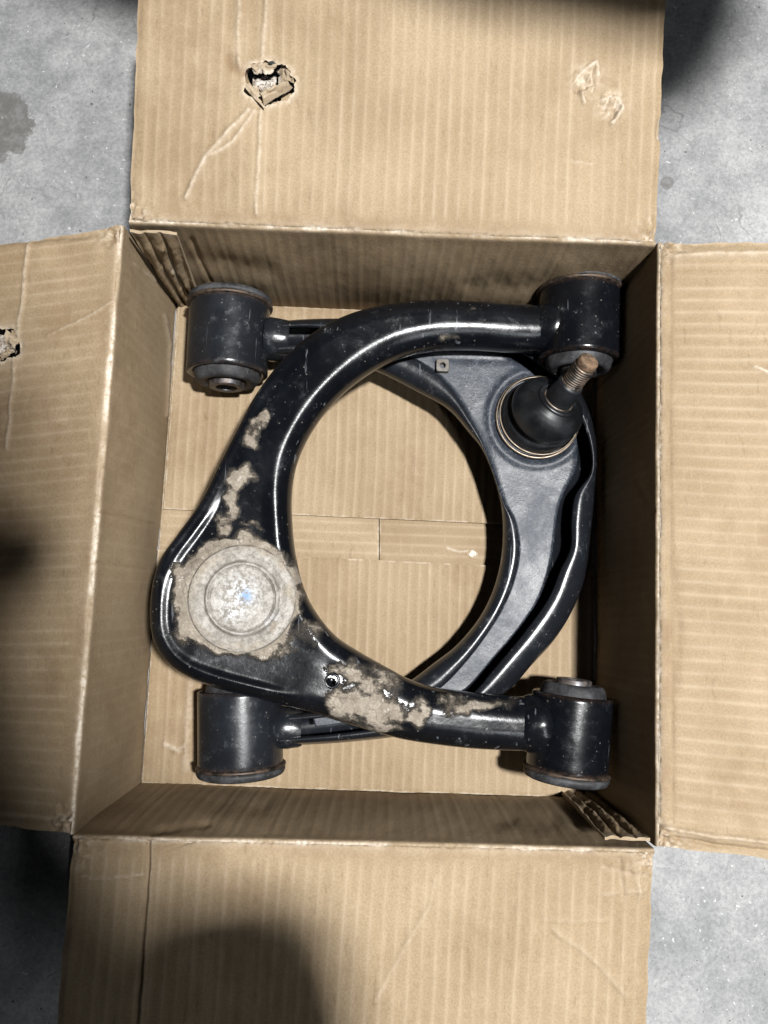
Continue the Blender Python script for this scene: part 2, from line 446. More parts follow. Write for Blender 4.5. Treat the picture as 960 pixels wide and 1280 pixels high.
def wall_and_flap(names, f0, f1, r0, r1, o0, o1, seed, fl_amp, wall_marks, flap_marks, crease_wear, wall_bow, flap_bow, hole=None, dents=None, crush=0.0, crest_light=1.0):
    """f: floor edge ends, r: rim ends, o: outer flap ends (metres)"""
    f0, f1, r0, r1, o0, o1 = [np.array(v) for v in (f0, f1, r0, r1, o0, o1)]
    Lr = np.linalg.norm(r1 - r0)
    nu = int(Lr / (PITCH / 10)) + 1
    u = np.linspace(0, 1, nu)[:, None, None]
    inset = 0.0
    Fp = lerp(f0, f1, u)[:, 0]; Rp = lerp(r0, r1, u)[:, 0]
    ui = u[:, 0, 0]
    Rp = Rp + np.stack([0 * ui, 0 * ui, (fbm(ui * 14, ui * 0 + seed, seed) - .5) * .0022], -1)
    Op = lerp(o0, o1, u)[:, 0]
    rad = 0.0048
    dW = (Fp - Rp); lw = np.linalg.norm(dW, axis=-1, keepdims=True); dW = dW / lw
    dO = (Op - Rp); lo = np.linalg.norm(dO, axis=-1, keepdims=True); dO = dO / lo
    A = Rp + dW * rad; B = Rp + dO * rad
    # wall rows: floor -> A -> half bezier
    ovl = (f1 - f0) / np.linalg.norm(f1 - f0) * .0030
    t1 = np.linspace(0, 1, 75)[:-1]
    wall = [Fp + (A - Fp) * t for t in t1]
    bez = lambda t: A * (1 - t) ** 2 + 2 * Rp * t * (1 - t) + B * t * t
    tb = np.linspace(0, 1, 13)
    wall += [bez(t) for t in tb[:7]]
    flap = [bez(t) for t in tb[6:]]
    nfl = int(np.mean(lo) / .0013)
    flap += [B + (Op - B) * t for t in np.linspace(0, 1, nfl)[1:]]
    Wm = np.stack(wall, 1)
    Wm = Wm + (ovl * (sstep(ui, .985, 1) - (1 - sstep(ui, 0, .015)))[:, None])[:, None, :] * np.linspace(1, .2, Wm.shape[1])[None, :, None]
    Fm = np.stack(flap, 1)
    cu = (u[:, :, 0] * Lr)
    objs = []
    for which, P in (('wall', Wm), ('flap', Fm)):
        px, py = PX(P)
        nv = P.shape[1]
        c = np.broadcast_to(cu, (nu, nv))
        vv = np.concatenate([[0], np.cumsum(np.linalg.norm(np.diff(P[nu // 2], axis=0), axis=-1))])
        vm = np.broadcast_to(vv[None, :], (nu, nv))
        um = np.broadcast_to(u[:, :, 0], (nu, nv))
        amp = fl_amp
        h, edge = flutes(c, amp, px, py, seed)
        if which == 'wall':
            dist = vv[-1] - vm
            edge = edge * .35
        else:
            dist = vm
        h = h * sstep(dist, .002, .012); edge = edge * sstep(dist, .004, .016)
        # score line at the fold
        dash = .35 + .65 * sstep(vnoise(c * 520, 0 * c + .5, seed + 1), .35, .6)
        wob = (vnoise(c * 90, 0 * c, seed + 8) - .5) * .0012
        h = h - .0009 * np.exp(-((dist + wob) / .0011) ** 2) * dash
        wearline = np.exp(-((dist + wob) / .00125) ** 2) * sstep(fbm(c * 30, 0 * c, seed + 4), .30, .55) * crease_wear
        wear = wearline + .30 * crease_wear * np.exp(-(dist / .0045) ** 2) * fbm(px * .1, py * .1, seed)
        stain = .55 * np.exp(-((dist - .0045) / .004) ** 2) * fbm(px * .03, py * .03, seed + 6) * (1 if which == 'flap' else .6)
        tone = fbm(px * .013, py * .006, seed + 21)
        stain = np.maximum(stain, .30 * sstep(tone, .50, .75))
        h = h + (fbm(px * .010, py * .010, seed + 2, 3) - .5) * .0040 * sstep(dist, .0, .03)
        h = h + (fbm(px * .05, py * .05, seed + 12, 3) - .5) * .0007 * sstep(dist, .002, .02)
        bow = wall_bow if which == 'wall' else flap_bow
        if which == 'wall':
            h = h + bow * np.sin(np.pi * um) * (np.sin(np.pi * np.clip(vm / vv[-1], 0, 1)))
        else:
            h = h + bow * (dist / .15) ** 2
        h, wear, stain = marks(px, py, wall_marks if which == 'wall' else flap_marks, h, wear, stain)
        if which == 'flap' and dents is not None:
            for (dx, dy, dr, da) in dents:
                rr = np.hypot(px - dx, (py - dy))
                g_ = np.exp(-(rr / dr) ** 2)
                nz = fbm(px * .11, py * .11, seed + 31, 3)
                h = h + g_ * (da * (np.abs(nz - .5) * 4 - .55))
                wear = np.maximum(wear, g_ * (.25 + .5 * sstep(np.abs(nz - .5), .16, .02)))
        # bruised side ends of the flap and frayed rims
        if which == 'flap':
            e = np.minimum(um, 1 - um) * Lr
            h = h - .0016 * np.exp(-(e / .003) ** 2) * (.4 + fbm(px * .06, py * .06, seed + 7))
            corner = np.exp(-(e / .012) ** 2) * np.exp(-(dist / .014) ** 2)
            h = h + corner * (fbm(px * .16, py * .16, seed + 14, 3) - .55) * .010
            wear = np.maximum(wear, corner * .75 * sstep(fbm(px * .2, py * .2, seed + 15), .45, .62))
            # uneven cut side edges
            P = P.copy()
            dirv = (r1 - r0) / Lr
            P += dirv * ((vnoise(vm * 110, um * 0, seed + 40) - .5) * .0009 * (np.exp(-(e / .006) ** 2)))[..., None]
        keep = None
        if which == 'flap' and hole is not None:
            hx, hy, hr, stx = hole
            ang = np.arctan2(py - hy, px - hx)
            rr = np.hypot((px - hx) / stx, (py - hy))
            lim = hr * (.72 + .62 * fbm(np.cos(ang) * 2.2 + 5, np.sin(ang) * 2.2 + 5, seed + 50, 4))
            keep = rr > lim
            kq = np.zeros_like(keep); kq[:-1, :-1] = keep[:-1, :-1] | keep[1:, :-1] | keep[:-1, 1:] | keep[1:, 1:]
            near = ~keep & (rr > lim - 7)
            push = np.where(near, lim - rr, 0) * .00049
            P = P.copy()
            P += np.stack([np.cos(ang) * push * stx, -np.sin(ang) * push, 0 * push], -1)
            keep = kq
            lip = np.exp(-((rr - lim) / 5) ** 2)
            h = h + lip * (fbm(px * .08, py * .08, seed + 51, 3) - .45) * .005
            wear = np.maximum(wear, lip * .45)
        side = P
        ob = sheet(names[0 if which == 'wall' else 1], side, h, .0036, {'ridge': np.clip(edge * crest_light, 0, 1), 'wear': np.clip(wear, 0, 1), 'stain': np.clip(stain, 0, 1)}, BOX, keep, flip=(which in FLIP.get(seed, ())))
        objs.append(ob)
    return objs
FLIP = {}

# corner survey
rTL, rTR, rBR, rBL = U(157, 281, H), U(821, 305, H), U(821, 1058, H), U(90, 1043, H)
fTL, fTR, fBR, fBL = U(219, 375, 0), U(746, 398, 0), U(744, 999, 0), U(175, 980, 0)
WALLB = -0.004
def dn(p): q = np.array(p); q[2] = WALLB; return q
def ext(r, e, length):
    v = np.array(e) - np.array(r)
    return np.array(r) + v / np.linalg.norm(v) * length

# far flap (top of the picture): rises slightly, has a torn hole and a dent
t0, t1 = ext(U(165, 274, H), U(173, 0, .152), .185), ext(U(820, 305, H), U(833, 0, .152), .185)
wall_and_flap(("wall", "flap"), dn(fTL), dn(fTR), U(161, 277, H), U(820, 305, H), t0, t1, 101, .00030,
    [([(245, 326), (290, 329), (335, 331)], 13, -.0014, 0), ([(590, 352), (690, 356)], 13, -.0014, 0), ([(240, 300), (262, 350)], 2.5, -.0012, 0)],
    [([(301, -40), (297, 40), (300, 85)], 4, .0016, .35), ([(335, -40), (330, 40), (326, 80)], 4, .0016, .35),
     ([(326, 138), (323, 200), (321, 268)], 3, .0011, .38),
     ([(312, 138), (285, 165), (262, 190), (245, 220), (233, 248)], 3.6, .0016, .5), ([(318, 140), (292, 178), (262, 195)], 3.2, .0013, .42),
     ([(312, 92), (290, 84), (285, 70)], 6, -.001, -.6), ([(228, 30), (234, 40)], 5, 0, -.7),
     ([(716, 105), (728, 90), (745, 78), (748, 95)], 3, .0018, .6), ([(716, 105), (722, 112), (735, 106), (748, 96), (768, 105)], 3.2, -.0016, -.3),
     ([(728, 115), (731, 128)], 2.5, .002, .45), ([(752, 125), (772, 122), (778, 138), (765, 154)], 3.2, .0020, .6), ([(755, 135), (768, 132), (766, 146)], 3, -.002, -.35),
     ([(716, 200), (740, 204)], 2.4, .0006, .2), ([(828, 150), (824, 170)], 4, -.003, .5)],
    .95, .004, -.0005, hole=(337, 101, 27, 1.12), dents=[(733, 100, 17, .0030), (765, 130, 17, .0034)])
# left flap: slopes down
l0, l1 = ext(U(90, 1043, H), U(0, 1032, .1063), .185), ext(U(153, 281, H), U(0, 305, .1063), .185)
wall_and_flap(("wall", "flap"), dn(fBL), dn(fTL), U(90, 1043, H), U(153, 281, H), l0, l1, 211, .00016,
    [([(205, 395), (213, 430), (208, 520)], 3, .001, .25), ([(195, 350), (170, 330)], 2, .0008, .2), ([(120, 640), (190, 655)], 1.2, -.0006, -.3), ([(112, 700), (180, 712)], 1.2, -.0006, -.3)],
    [([(40, 285), (30, 370), (22, 420), (14, 500), (8, 560)], 2.2, .0010, .45), ([(150, 372), (105, 398), (60, 420)], 1.6, .0006, .35),
     ([(0, 300), (60, 296), (140, 292)], 5, -.002, 0), ([(0, 1020), (60, 1024), (84, 1020)], 4, -.001, .2)],
    1.25, .004, .001, hole=(4, 431, 21, 1.0))
# near flap (bottom of the picture)
b0, b1 = ext(U(817, 1064, H), U(808, 1280, .1268), .185), ext(U(92, 1046, H), U(70, 1280, .1268), .185)
wall_and_flap(("wall", "flap"), dn(fBR), dn(fBL), U(818, 1062, H), U(91, 1045, H), b0, b1, 307, .00024,
    [([(265, 1009), (330, 1012)], 12, -.0012, 0), ([(625, 1026), (690, 1029)], 12, -.0012, 0), ([(190, 1040), (260, 1032)], 4, -.001, -.4)],
    [([(186, 1050), (181, 1120), (176, 1200), (168, 1290)], 3.2, -.0024, -.35), ([(190, 1050), (187, 1120), (182, 1200), (175, 1290)], 2.5, .0012, .2), ([(103, 1096), (140, 1097), (178, 1094)], 1.8, .0008, .35),
     ([(545, 1098), (535, 1140), (505, 1185), (470, 1250)], 4, .0009, .12), ([(690, 1160), (725, 1185), (748, 1205), (785, 1245)], 4, .0009, .12), ([(680, 1150), (760, 1150)], 3, .0006, .08),
     ([(775, 1075), (779, 1120)], 4, -.0014, .15), ([(792, 1072), (800, 1120)], 4, .0012, .18), ([(755, 1085), (810, 1098)], 4, -.0014, .15), ([(755, 1118), (808, 1112)], 3.4, .001, .15),
     ([(205, 1062), (240, 1050)], 3, -.0012, 0)],
    .8, .003, 0.0)
# right flap: rises slightly towards its free edge
q0, q1 = ext(U(826, 303, H), U(960, 302, .1417), .185), ext(U(822, 1058, H), U(960, 1075, .1417), .185)
wall_and_flap(("wall", "flap"), dn(fTR), dn(fBR), U(823, 303, H), U(821, 1058, H), q0, q1, 401, .00040,
    [([(800, 600), (815, 640)], 3, -.001, 0)],
    [([(832, 1034), (880, 1044), (960, 1052)], 3, .0022, .35), ([(830, 1046), (900, 1058), (970, 1066)], 3, -.0022, -.25), ([(832, 322), (890, 318), (980, 316)], 4, .0014, .3),
     ([(944, 458), (958, 464)], 2.5, .0014, .6), ([(838, 690), (846, 790), (842, 860)], 7, -.001, 0), ([(838, 320), (836, 600), (840, 1030)], 3, -.0010, 0)],
    .75, .003, -.0008, crest_light=1.3)

def floor_panel(name, c00, c10, c01, c11, axis, seed, amp, items, T=.0036, ridge=1.0):
    c00, c10, c01, c11 = [np.array(c) for c in (c00, c10, c01, c11)]
    la = np.linalg.norm(c10 - c00); lb = np.linalg.norm(c01 - c00)
    nu = int(la / (.0008 if axis == 'u' else .0016)) + 2; nv = int(lb / (.0008 if axis == 'v' else .0016)) + 2
    u = np.linspace(0, 1, nu)[:, None, None]; v = np.linspace(0, 1, nv)[None, :, None]
    P = lerp(lerp(c00, c10, u), lerp(c01, c11, u), v)
    px, py = PX(P)
    um = np.broadcast_to(u[..., 0], (nu, nv)); vm = np.broadcast_to(v[..., 0], (nu, nv))
    h, edge = flutes(um * la if axis == 'u' else vm * lb, amp, px, py, seed)
    e = np.minimum(np.minimum(um, 1 - um) * la, np.minimum(vm, 1 - vm) * lb)
    h = h - .0008 * np.exp(-(e / .0016) ** 2)
    wear = .5 * np.exp(-(e / .0009) ** 2) * sstep(fbm(px * .1, py * .1, seed), .4, .6)
    stain = .30 * sstep(fbm(px * .012, py * .008, seed + 5), .48, .75)
    h = h + (fbm(px * .05, py * .05, seed + 12, 3) - .5) * .0004
    h, wear, stain = marks(px, py, items, h, wear, stain)
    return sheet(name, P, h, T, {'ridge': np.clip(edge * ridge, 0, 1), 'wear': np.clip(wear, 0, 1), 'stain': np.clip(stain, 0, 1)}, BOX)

floor_panel("bottom_flap", U(204, 636, 0), U(743, 660, 0), U(223, 377, 0), U(744, 399, 0), 'u', 501, .00050,
            [([(255, 520), (258, 524)], 2, 0, -.8)])
floor_panel("bottom_flap", U(177, 979, 0), U(742, 998, 0), U(197, 687, 0), U(743, 713, 0), 'u', 521, .00048,
            [([(207, 930), (222, 938), (232, 930)], 4, .0016, .5), ([(215, 942), (228, 938)], 3, -.0016, -.5), ([(238, 850), (232, 960)], 6, .0012, .25)])
floor_panel("inner_bottom_flap", U(176, 979, -.0042), U(473.5, 990, -.0042), U(221, 378, -.0042), U(473.5, 388, -.0042), 'v', 541, .0003, [], .0034)
floor_panel("inner_bottom_flap", U(474.6, 990, -.0046), U(743, 998, -.0046), U(474.6, 388, -.0046), U(744, 400, -.0046), 'v', 561, .0003,
            [([(560, 685), (575, 690), (590, 688)], 2, .0008, .5)], .0034)
# hot glue blob
gu = np.linspace(0, 1, 14)[:, None]; ga = np.linspace(0, 2 * np.pi, 28)[None, :-1]
gc = U(590, 692, -.0046)
rr_ = .0045 * gu * (.75 + .5 * fbm(np.cos(ga) * 1.4 + 3, np.sin(ga) * 1.4 + 3, 77)) + 1e-5
gz = .0008 * (1 - gu ** 2) * (.5 + fbm(rr_ * np.cos(ga) * 400 + 9, rr_ * np.sin(ga) * 400 + 9, 78))
GV = np.stack([gc[0] + rr_ * np.cos(ga), gc[1] + rr_ * np.sin(ga), gc[2] + gz], -1)
tg = NT("clear_glue"); M_GLUE = tg.fin((.25, .185, .115), .35, 0, tg.bump(tg.noise(300, 3), .4, .001), .6)
tg.b.inputs['Transmission Weight'].default_value = 0.0
mesh("glue_blob", GV, grid_quads(14, 27, wrap_v=True), M_GLUE, BOX)

def corner_tab(rim_a, rim_b, base_a, base_b, off, seed):
    rim_a, rim_b, base_a, base_b = [np.array(v) for v in (rim_a, rim_b, base_a, base_b)]
    nu, nv = 60, 80
    u = np.linspace(0, 1, nu)[:, None, None]; v = np.linspace(0, 1, nv)[None, :, None]
    P = lerp(lerp(base_a, base_b, u), lerp(rim_a, rim_b, u), v) + np.array(off)
    um = np.broadcast_to(u[..., 0], (nu, nv)); vm = np.broadcast_to(v[..., 0], (nu, nv))
    P = P + np.array([0, 0, 1.0]) * ((vnoise(um * 5, 0 * um, seed) - .5) * .004 * sstep(vm, .8, 1))[..., None]
    px, py = PX(P)
    h = .0016 * np.abs(np.sin(um * np.pi * 3.3 + .5 * np.sin(vm * 5))) ** 1.5 + (fbm(px * .09, py * .09, seed) - .5) * .003
    h = h - .0028 * np.exp(-((um - .62 - .05 * np.sin(vm * 9)) / .035) ** 2) - .002 * np.exp(-((um - .3) / .03) ** 2)
    h = h * (1 - .75 * sstep(vm, .80, 1))
    for k in range(3):
        h = h + .004 * np.exp(-(((um - .55) / .10) ** 2 + ((vm - (.25 + .3 * k)) / .05) ** 2)) * (vnoise(px * .2, py * .2, seed + 3) - .3)
    wear = np.maximum(.7 * sstep(vm, .95, .99) * sstep(fbm(px * .15, py * .15, seed + 9), .42, .6), .7 * np.exp(-(((um - .6) / .1) ** 2 + ((vm - .55) / .05) ** 2)))
    wear = np.maximum(wear, .6 * np.exp(-((1 - um) / .03) ** 2))
    z0 = np.zeros_like(um)
    return sheet("corner_tab", P, h, .0017, {'ridge': z0, 'wear': wear, 'stain': .35 * fbm(px * .06, py * .06, seed)}, BOX)

def on(a, b, t): return np.array(a) * (1 - t) + np.array(b) * t
corner_tab(on(rTL, rTR, .008) - [0, 0, .002], on(rTL, rTR, .094) - [0, 0, .003], on(fTL, fTR, .008), on(fTL, fTR, .066), (0, -.0042, 0), 601)
corner_tab(on(rBR, rBL, .010) - [0, 0, .002], on(rBR, rBL, .088) - [0, 0, .003], on(fBR, fBL, .006), on(fBR, fBL, .074), (0, .0042, 0), 633)

# torn paper round the holes
def scrap(name, pts, zs, curl, seed, mat=None):
    """a curled shred of liner: quad corners surveyed at heights zs"""
    c = [U(p[0], p[1], z) for p, z in zip(pts, zs)]
    n = 16
    u = np.linspace(0, 1, n)[:, None, None]; v = np.linspace(0, 1, n)[None, :, None]
    P = lerp(lerp(c[0], c[1], u), lerp(c[3], c[2], u), v)
    um = np.broadcast_to(u[..., 0], (n, n)); vm = np.broadcast_to(v[..., 0], (n, n))
    P = P.copy()
    P[..., 2] += curl * np.sin(vm * np.pi * .9) + (fbm(um * 4, vm * 4, seed) - .5) * .005
    P[..., 0] += (fbm(um * 5, vm * 5, seed + 1) - .5) * .005 * vm
    P[..., 1] += (fbm(um * 5, vm * 5, seed + 2) - .5) * .005 * vm
    P2 = P - [0, 0, .0004]
    V = np.concatenate([P.reshape(-1, 3), P2.reshape(-1, 3)])
    z0 = np.zeros(len(V))
    w = np.concatenate([(.25 + .6 * (vm > .8)).ravel()] * 2)
    return mesh(name, V, np.concatenate([grid_quads(n, n), grid_quads(n, n, off=n * n)[:, ::-1]]), mat or M_CARD, BOX, {'ridge': z0, 'wear': w, 'stain': z0})
zt = .1445
scrap("torn_liner", [(305, 79), (348, 80), (342, 92), (318, 90)], [zt + .001, zt + .001, zt - .001, zt - .001], .002, 1)
scrap("torn_liner", [(362, 78), (368, 104), (352, 108), (347, 88)], [zt, zt, zt - .008, zt - .008], .002, 2)
scrap("torn_liner", [(366, 110), (330, 132), (326, 118), (350, 106)], [zt + .0005, zt, zt + .004, zt + .004], .004, 3)
scrap("torn_liner", [(306, 110), (330, 136), (334, 124), (318, 108)], [zt, zt, zt - .004, zt - .003], .003, 4)
scrap("torn_medium", [(316, 98), (346, 94), (344, 122), (318, 120)], [zt - .010, zt - .014, zt - .010, zt - .009], .0035, 5, M_TORN)
scrap("torn_medium", [(322, 108), (340, 100), (338, 120), (326, 122)], [zt - .006, zt - .009, zt - .005, zt - .006], .004, 6, M_TORN)
zl = .1065
scrap("torn_liner", [(8, 412), (24, 424), (20, 442), (10, 436)], [zl + .003, zl + .004, zl + .002, zl - .002], .003, 7)
scrap("torn_medium", [(-16, 418), (16, 420), (14, 444), (-14, 444)], [zl - .004, zl - .002, zl - .003, zl - .004], .004, 8, M_TORN)
scrap("torn_liner", [(18, 440), (2, 450), (4, 440), (14, 434)], [zl + .003, zl + .003, zl + .006, zl + .005], .003, 9)

# ------------------------------------------------------------------ steel parts helpers
def crom(pts, n):
    """smooth curve through points, even arc length"""
    p = np.array(pts, float)
    d = np.concatenate([[0], np.cumsum(np.sqrt(np.linalg.norm(np.diff(p, axis=0), axis=1)))])
    m = np.gradient(p, d, axis=0)
    tt = np.linspace(0, d[-1], 1200)
    i = np.clip(np.searchsorted(d, tt, 'right') - 1, 0, len(d) - 2)
    hh = (d[i + 1] - d[i])[:, None]; s = ((tt - d[i])[:, None]) / hh
    q = (2 * s ** 3 - 3 * s ** 2 + 1) * p[i] + (s ** 3 - 2 * s ** 2 + s) * hh * m[i] + (-2 * s ** 3 + 3 * s ** 2) * p[i + 1] + (s ** 3 - s ** 2) * hh * m[i + 1]
    L = np.concatenate([[0], np.cumsum(np.linalg.norm(np.diff(q, axis=0), axis=1))])
    ts = np.linspace(0, L[-1], n)
    return np.stack([np.interp(ts, L, q[:, 0]), np.interp(ts, L, q[:, 1])], -1)

def frame(ax):
    ax = np.array(ax) / np.linalg.norm(ax)
    a = np.cross(ax, [0, 0, 1.0]); 
    if np.linalg.norm(a) < 1e-6: a = np.array([1.0, 0, 0])
    a /= np.linalg.norm(a); b = np.cross(ax, a)
    return ax, a, b
def lathe(name, c, ax, prof, mat, parent, n=72, mud=0.0, rust=0.0, jitter=0.0, sides=None, seed=0, smooth=True, rustfun=None, extra=None):
    """profile of (distance along axis, radius)"""
    ax, a, b = frame(ax)
    prof = np.array(prof, float)
    ang = np.linspace(0, 2 * np.pi, n, endpoint=False)
    k = np.ones((len(prof), n))
    if sides:
        k = k * (np.cos(np.pi / sides) / np.cos((ang % (2 * np.pi / sides)) - np.pi / sides))[None, :]
    if jitter:
        k = k + (fbm(np.cos(ang)[None] * 3 + 7 + prof[:, :1] * 300, np.sin(ang)[None] * 3 + 7, seed) - .5) * jitter
    R = prof[:, 1:2] * k
    V = np.array(c) + prof[:, 0][:, None, None] * ax + R[..., None] * (np.cos(ang)[None, :, None] * a + np.sin(ang)[None, :, None] * b)
    m = np.full(V.shape[:2], mud); r = np.full(V.shape[:2], rust)
    if rustfun is not None: r = r + rustfun(prof)[:, None]
    at = {'mud': m, 'rust': np.clip(r, 0, 1)}
    if extra: at.update(extra(V, prof, ang))
    return mesh(name, V, grid_quads(len(prof), n, wrap_v=True), mat, parent, at, smooth)

def rounded(prof, r=.0006):
    """tiny bevels at the profile corners"""
    p = np.array(prof, float); out = [p[0]]
    for i in range(1, len(p) - 1):
        for q in (p[i - 1], p[i + 1]):
            v = q - p[i]; l = np.linalg.norm(v)
            out.append(p[i] + v / max(l, 1e-9) * min(r, l * .4))
    out.append(p[-1])
    return np.array(out)

def bushing(parent, inner_px, outer_px, half_px, z, mat, mud=.0):
    """pressed sleeve with rubber: inner_px / outer_px are the sleeve ends on its axis"""
    ci, co = U(*inner_px, z), U(*outer_px, z)
    mid = ((inner_px[0] + outer_px[0]) / 2, (inner_px[1] + outer_px[1]) / 2)
    R = np.linalg.norm(U(mid[0] - half_px, mid[1], z) - U(mid[0] + half_px, mid[1], z)) / 2
    ax = co - ci; L = np.linalg.norm(ax)
    prof = [(.0016, R * .80), (.0, R * .86), (-.0004, R * .95), (.0008, R)]
    prof += [(L * t, R) for t in np.linspace(.06, .94, 14)] + [(L - .001, R), (L, R * .99)]
    s = lathe("sleeve", ci, ax, prof, mat, parent, mud=mud, rustfun=lambda p: .16 * np.exp(-((p[:, 0] - L) / .0015) ** 2) + .12 * np.exp(-(p[:, 0] / .0010) ** 2))
    lathe("rusty_lip", ci, ax, rounded([(L - .0006, R * .97), (L - .0006, R * 1.055), (L + .0016, R * 1.07), (L + .0020, R * 1.03), (L + .0018, R * .9)]), M_RUST, s, jitter=.008)
    lathe("rubber_flange", ci, ax, rounded([(L + .0012, R * .95), (L + .0020, R * 1.05), (L + .0056, R * 1.045), (L + .0078, R * .97), (L + .0085, R * .5), (L + .0085, R * .001)], .0012), M_RUB, s, jitter=.006, seed=3)
    lathe("rubber_core", ci, ax, rounded([(.004, R * .85), (.002, R * .84), (-.0055, R * .77), (-.0078, R * .70), (-.0070, R * .52), (-.0030, R * .42)], .001), M_RUB, s, jitter=.01, seed=5)
    lathe("inner_tube", ci, ax, rounded([(-.002, R * .44), (-.0105, R * .43), (-.0110, R * .40), (-.0110, R * .28), (-.0104, R * .26), (.03, R * .26), (.03, R * .001)], .0005), M_STUD2, s)
    return ci, co, R
M_STUD2 = mat_steel("dull_steel_tube", (.10, .10, .105), .42, .35)

# ------------------------------------------------------------------ upper control arm (lies on top, ball joint to the left)
def zup(px): return .056 + (720 - np.asarray(px, float)) / 470 * .021
UP = empty("control_arm", U(470, 660, .06))
tag(UP, "glossy black control arm on top, with mud around its round ball joint cap", "control arm", "pair of control arms")
O_ = crom([(700, 384), (640, 382), (600, 379), (540, 377), (480, 383), (430, 397), (385, 422), (350, 455), (320, 495), (298, 535), (275, 580), (250, 630), (222, 670), (203, 697), (193, 725), (189, 765),
           (193, 800), (210, 828), (235, 846), (265, 858), (300, 868), (340, 878), (385, 889), (420, 900), (460, 912), (500, 923), (550, 931), (600, 936), (650, 938), (690, 939)], 620)
I_ = crom([(700, 441), (640, 440), (590, 437), (545, 438), (505, 446), (470, 462), (435, 487), (405, 518), (383, 552), (370, 585), (365, 620), (366, 660), (370, 695), (380, 735), (395, 765),
           (420, 795), (450, 815), (480, 832), (510, 848), (540, 858), (580, 864), (630, 869), (665, 871), (690, 871)], 620)
# match the two edges: pair each outer station with an inner one by fractions at key places
def pair(O, I, keys):
    LO = np.linspace(0, 1, len(O)); LI = np.linspace(0, 1, len(I))
    ko = [0] + [np.argmin(np.hypot(*(O - np.array(a)).T)) / (len(O) - 1) for a, b in keys] + [1]
    ki = [0] + [np.argmin(np.hypot(*(I - np.array(b)).T)) / (len(I) - 1) for a, b in keys] + [1]
    n = 460
    # station density follows the mean of both edges
    k = np.linspace(0, 1, n); kk = [(a + b) / 2 for a, b in zip(ko, ki)]
    so = np.interp(k, kk, ko); si = np.interp(k, kk, ki)
    f = lambda C, L, s: np.stack([np.interp(s, L, C[:, 0]), np.interp(s, L, C[:, 1])], -1)
    sm = lambda C: np.stack([np.convolve(np.pad(C[:, j], 12, 'edge'), np.ones(25) / 25, 'valid') for j in (0, 1)], -1)
    so2 = np.convolve(np.pad(so, 15, 'reflect', reflect_type='odd'), np.ones(31) / 31, 'valid'); si2 = np.convolve(np.pad(si, 15, 'reflect', reflect_type='odd'), np.ones(31) / 31, 'valid')
    return f(O, LO, so2), f(I, LI, si2)
Oc, Ic = pair(O_, I_, [((540, 377), (545, 438)), ((430, 397), (470, 462)), ((350, 455), (405, 518)), ((298, 535), (370, 585)), ((222, 670), (366, 660)), ((189, 765), (372, 705)),
                       ((235, 846), (384, 745)), ((300, 868), (402, 775)), ((385, 889), (440, 809)), ((460, 912), (500, 843)), ((550, 931), (560, 862))])
nt = 72
tq = (1 - np.cos(np.linspace(0, np.pi, nt))) / 2
tq = .55 * tq + .45 * np.linspace(0, 1, nt)
ns = len(Oc)
pxg = Oc[:, None, 0] * (1 - tq) + Ic[:, None, 0] * tq
pyg = Oc[:, None, 1] * (1 - tq) + Ic[:, None, 1] * tq
zg = zup(pxg)
Pm = U(pxg, pyg, zg)
wd = np.linalg.norm(Pm[:, 0] - Pm[:, -1], axis=-1)[:, None]
dO = tq[None, :] * wd; dI = (1 - tq[None, :]) * wd
r = np.minimum(wd / 2, .0165)
wide = sstep(wd, .036, .06)
rI = np.minimum(wd / 2, lerp(.0165, .013, wide))
e = np.minimum(np.minimum(dO / r, 1), np.minimum(dI / rI, 1))
prof = np.sqrt(np.clip(1 - (1 - e) ** 2, 0, 1))
hz = np.minimum(wd / 2, .0165)
top = zg + hz * prof
limb = sstep(np.broadcast_to(np.linspace(0, 1, ns)[:, None], pxg.shape), .20, .36) * (1 - sstep(np.broadcast_to(np.linspace(0, 1, ns)[:, None], pxg.shape), .50, .62))
top = top - limb * .0075 * np.clip((.80 - tq[None, :]) / .80, 0, 1) ** 1.2 * sstep(dO, 0, .012)
# pressed recess around the ball joint
dpx = pl_dist(pxg, pyg, list(map(tuple, O_[::12])))      # picture units from the outer edge
cx, cy = 303, 748
rad_ = np.hypot(pxg - cx, pyg - cy)
rec = sstep(dpx, 15, 27) * sstep(pyg, 560, 660) * (1 - sstep(pxg + .45 * (pyg - 850), 330, 410)) * sstep(dI, .006, .020)
top = top - .0032 * rec
# shallow crease running up the limb from the recess, and the flat bolt pad
pad = sstep(pxg + .3 * (pyg - 850), 374, 402) * (1 - sstep(pxg - .4 * (pyg - 850), 430, 480)) * sstep(dO, .006, .020) * sstep(dI, .004, .016)
top = lerp(top, zg + hz * .84 + .0012 * np.sin(pxg * .05) , pad * .22)
boss = 1 - sstep(rad_, 62, 78)
top = lerp(top, zg + hz * .80, boss * sstep(rad_, 0, 1))
top = top - .0009 * np.exp(-(pl_dist(pxg, pyg, [(418, 834), (445, 842)]) / 7) ** 2)
top = np.stack([np.convolve(np.pad(top[:, j], 3, 'edge'), np.ones(7) / 7, 'valid') for j in range(nt)], 1)
bot = zg - hz * np.sqrt(np.clip(1 - (1 - e) ** 2, 0, 1)) * .92
mudm = np.zeros_like(pxg)
wx = pxg + (fbm(pxg * .045, pyg * .045, 881) - .5) * 34; wy = pyg + (fbm(pxg * .045, pyg * .045, 883) - .5) * 34
def blob(x, y, rx, ry, rot=0.0, k=1.0):
    global mudm
    c, s = math.cos(rot), math.sin(rot)
    a = ((wx - x) * c + (wy - y) * s) / rx; b = (-(wx - x) * s + (wy - y) * c) / ry
    mudm = np.maximum(mudm, k * np.clip(1.28 - np.hypot(a, b) * .82, 0, 1))
